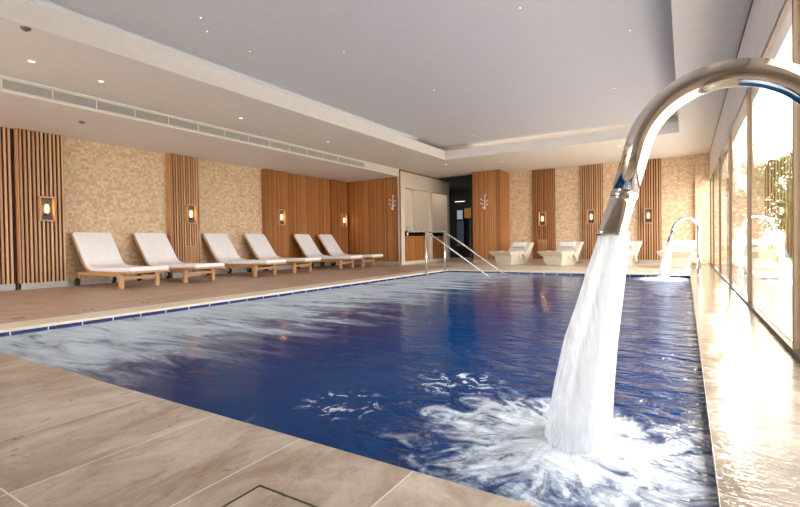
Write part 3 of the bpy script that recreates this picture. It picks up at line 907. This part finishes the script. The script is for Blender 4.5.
# ------------------------------------------------------------------ swan-neck fountains
FC, FZ, FR, PR = 0.123, 1.016, 0.2785, 0.0448
def make_fountain():
    # local origin at the foot; arc lies in the XZ plane, mouth towards -X
    t = thing('swan_neck_fountain', 'x', 'fountain spout', (0, 0, 0), 0, 'steel swan neck fountains')
    cx = -FR
    pts = [(0, 0, 0.0), (0, 0, 0.5), (0, 0, FZ - 0.1)]
    for k in range(0, 34):
        a = math.radians(165 * k / 33)
        pts.append((cx + FR * math.cos(a), 0, FZ + FR * math.sin(a)))
    a = math.radians(165); d = Vector((-math.sin(a), 0, math.cos(a)))
    d = Vector((-0.259, 0, -0.966))
    p = Vector(pts[-1])
    pts.append(tuple(p + d * 0.180))
    bm = B(); tube(bm, pts, PR, 40); link('neck', bm, M['chrome'], t, smooth=True)
    c0 = p + d * 0.170
    bm = B(); tube(bm, [c0, c0 + d * 0.006, c0 + d * 0.02, c0 + d * 0.026], [PR, PR + 0.0035, PR + 0.0035, PR], 40)
    link('collar', bm, M['chrome'], t, smooth=True)
    # nozzle: round at the collar, flattened wide mouth
    bm = B(); rings = []
    c1 = p + d * 0.193
    for k in range(9):
        f = k / 8
        c = c1 + (d * 0.145) * f
        c.x -= 0.004 * f
        if k == 8: pass
        sq = 2 + 3.0 * f
        hx = PR * (1 - f) + 0.046 * f; hy = PR * (1 - f) + 0.072 * f
        ring = []
        for j in range(32):
            an = 2 * PI * j / 32
            ca, sa = math.cos(an), math.sin(an)
            ex = math.copysign(abs(ca) ** (2 / sq), ca) * hx; ey = math.copysign(abs(sa) ** (2 / sq), sa) * hy
            s = Vector((-d.z, 0, d.x)) * (1 - f) + Vector((1, 0, 0)) * f
            ring.append(bm.verts.new(c + s.normalized() * ex + Vector((0, ey, 0))))
        rings.append(ring)
    for a_, b_ in zip(rings, rings[1:]):
        for j in range(32): bm.faces.new((a_[j], a_[(j + 1) % 32], b_[(j + 1) % 32], b_[j]))
    bm.faces.new(rings[0])
    bmv = rings[-1]
    inn = [bm.verts.new(Vector(v.co) * 1.0 + (sum((q.co for q in bmv), Vector()) / 32 - v.co) * 0.08) for v in bmv]
    for j in range(32): bm.faces.new((bmv[j], bmv[(j + 1) % 32], inn[(j + 1) % 32], inn[j]))
    bm.faces.new(inn)
    link('nozzle', bm, M['chrome'], t, smooth=True)
    bm = B(); tube(bm, [(0, 0, 0), (0, 0, 0.012), (0, 0, 0.016)], [0.085, 0.085, 0.06], 36)
    link('base_flange', bm, M['chrome'], t)
    return t
FB = (FC + FR, 1.90, 0.0)
fo = make_fountain(); fo.location = FB
fo['label'] = 'large polished steel fountain arch in the foreground pouring a wide jet'
FB2 = (0.235, 11.10, 0.004 * 0)
FRZ = math.radians(23)
f2 = dup(fo, FB2, FRZ, 'small looking distant steel fountain arch at the far corner by the glass')
f2.scale = (0.87, 0.87, 0.87)

def make_jet():
    # x relative to the fountain foot
    keys = [(0.775, -0.279, -0.174, 0.058), (0.64, -0.322, -0.186, 0.062), (0.51, -0.360, -0.202, 0.070), (0.35, -0.412, -0.221, 0.085),
            (0.18, -0.448, -0.236, 0.10), (0.0, -0.482, -0.248, 0.12), (-0.10, -0.51, -0.25, 0.135)]
    bm = B(); rings = []
    n = 72; steps = 40
    for k in range(steps + 1):
        f = k / steps; z = 0.775 + (-0.10 - 0.775) * f
        for a, b in zip(keys, keys[1:]):
            if b[0] <= z <= a[0] + 1e-6:
                u = (a[0] - z) / (a[0] - b[0])
                x0, x1, hy = [a[q] + (b[q] - a[q]) * u for q in (1, 2, 3)]
                break
        ring = []
        for j in range(n):
            an = 2 * PI * j / n
            rip = 1 + (0.02 + 0.10 * f) * noise.noise(Vector((math.cos(an) * 3.2, math.sin(an) * 3.2, z * 0.5))) \
                + 0.05 * f * noise.noise(Vector((math.cos(an) * 9, math.sin(an) * 9, z * 0.9)))
            ring.append(bm.verts.new(((x0 + x1) / 2 + (x1 - x0) / 2 * math.cos(an) * rip - FB[0], hy * math.sin(an) * rip, z)))
        rings.append(ring)
    for a, b in zip(rings, rings[1:]):
        for j in range(n): bm.faces.new((a[j], a[(j + 1) % n], b[(j + 1) % n], b[j]))
    o = link('water_jet', bm, M['jet'], smooth=True)
    tag(o, 'broad white water jet falling from the foreground fountain arch', 'water jet', 'water jets')
    o.location = FB
    return o
j1 = make_jet()
j2 = j1.copy(); COL.objects.link(j2); j2.location = FB2; j2.rotation_euler = (0, 0, FRZ); j2.scale = (0.87, 0.87, 0.87)
j2['label'] = 'small white water jet falling from the distant fountain arch'

# ------------------------------------------------------------------ ceiling fittings
t = thing('air_vent', 'long grey linear air grille set in the ceiling step above the loungers', 'air vent', (-7.822, 2.5, 2.965))
n = 14; L = (10.75 - 2.5) / n
bm = B()
for k in range(n + 1):
    y = k * L
    box(bm, -0.006, 0.006, y - 0.008, y + 0.008, -0.078, 0.078)
box(bm, -0.006, 0.006, 0, n * L, 0.066, 0.078); box(bm, -0.006, 0.006, 0, n * L, -0.078, -0.066)
link('frame', bm, M['bulk'], t)
bm = B(); box(bm, -0.016, -0.008, 0, n * L, -0.07, 0.07); link('backing', bm, M['grille_back'], t)
bm = B()
for k in range(9):
    z = -0.058 + k * 0.0145
    box(bm, -0.008, 0.002, 0, n * L, z - 0.0035, z + 0.0035)
link('louvres', bm, M['grille'], t)

def make_down():
    t = thing('downlight', 'x', 'ceiling light', (0, 0, 0), 0, 'round recessed ceiling lights')
    bm = B(); tube(bm, [(0, 0, -0.006), (0, 0, 0.0)], 0.05, 24); link('rim', bm, M['bulk'], t)
    bm = B(); tube(bm, [(0, 0, -0.008), (0, 0, -0.004)], 0.034, 20); link('lens', bm, M['led'], t)
    return t
dl = make_down()
dls = [((-6.95, 2.53, HM), 'round ceiling light nearest the camera over the lounger side'),
       ((-7.0, 3.36, HM), 'round ceiling light above the vent, second along the lounger side'),
       ((-6.97, 5.74, HM), 'round ceiling light above the middle of the long vent'),
       ((-7.0, 8.22, HM), 'round ceiling light near the far half of the long vent'),
       ((-6.18, 12.71, HM), 'round ceiling light before the dark corridor'),
       ((-4.61, 13.24, HM), 'round ceiling light in front of the corridor timber block'),
       ((-1.41, 12.83, HM), 'round ceiling light above the third ceramic lounger')]
for i, (loc, la) in enumerate(dls):
    o = dl if i == 0 else dup(dl, loc)
    o.location = loc; o['label'] = la
def sens(loc, la, first=None):
    if first is None:
        bm = B(); tube(bm, [(0, 0, -0.03), (0, 0, -0.012), (0, 0, 0)], [0.02, 0.045, 0.05], 20)
        o = link('smoke_detector', bm, M['sensor'], smooth=True); tag(o, la, 'smoke detector', 'ceiling detectors')
    else:
        o = first.copy(); COL.objects.link(o); o['label'] = la
    o.location = loc
    return o
s1 = sens((-5.95, 2.12, HM), 'small brown detector on the main ceiling beside the cream coffer edge')
sens((-8.64, 3.83, HL), 'small brown detector on the lower ceiling under the vent', s1)
stars = [(-4.89, 3.47), (-5.13, 3.73), (-5.18, 4.44), (-4.11, 5.2), (-3.81, 7.38), (-1.08, 9.12), (-3.74, 10.77), (-4.59, 11.07), (-0.6, 6.72), (-1.62, 5.35)]
words = ['nearest the lounger side coffer edge', 'just behind the first one', 'a little farther along the coffer edge', 'brightest, in the open middle of the coffer', 'past the middle of the coffer',
         'above the foreground arch', 'near the far coffer edge', 'in the far corner of the coffer', 'beside the window side coffer edge', 'alone above the centre of the pool']
st0 = None
for (x, y), w_ in zip(stars, words):
    if st0 is None:
        bm = B(); tube(bm, [(0, 0, -0.004), (0, 0, 0.0)], 0.006, 12); st0 = link('star_light', bm, M['star']); o = st0
    else:
        o = st0.copy(); COL.objects.link(o)
    o.location = (x, y, 3.45); tag(o, 'tiny white star light ' + w_, 'ceiling light', 'star lights in the coffer')

# ------------------------------------------------------------------ floor fittings
t = thing('floor_hatch', 'square access hatch with dark metal edge in the foreground stone floor', 'hatch', (-1.129, 0.974, 0.0))
bm = B(); w_ = 0.008; L = 0.46
box(bm, 0, L, -w_, 0, -0.002, 0.002); box(bm, 0, L, -L, -L + w_, -0.002, 0.002)
box(bm, 0, w_, -L + w_, -w_, -0.002, 0.002); box(bm, L - w_, L, -L + w_, -w_, -0.002, 0.002)
link('edge_frame', bm, M['frame_dark'], t)
bm = B(); box(bm, w_, L - w_, -L + w_, -w_, -0.002, 0.0015); link('stone_lid', bm, M['near'], t)
dr0 = None
for x, y, la in ((-6.0, 2.68, 'small steel drain cover nearest the camera on the brown deck'), (-6.05, 2.02, 'brown drain cover at the near end of the brown deck'),
                 (-6.10, 3.41, 'small drain cover on the deck before the first lounger'), (-6.03, 8.64, 'small drain cover on the deck before the fifth lounger')):
    if dr0 is None:
        t = thing('floor_drain', la, 'drain', (x, y, 0), 0, 'floor drains beside the pool')
        bm = B(); tube(bm, [(0, 0, 0), (0, 0, 0.004)], 0.055, 20); link('ring', bm, M['drain'], t)
        bm = B(); tube(bm, [(0.0, 0, 0.004), (0.0, 0, 0.007)], 0.022, 16); link('cap', bm, M['brushed'], t)
        dr0 = t
    else:
        dup(dr0, (x, y, 0), 0, la)
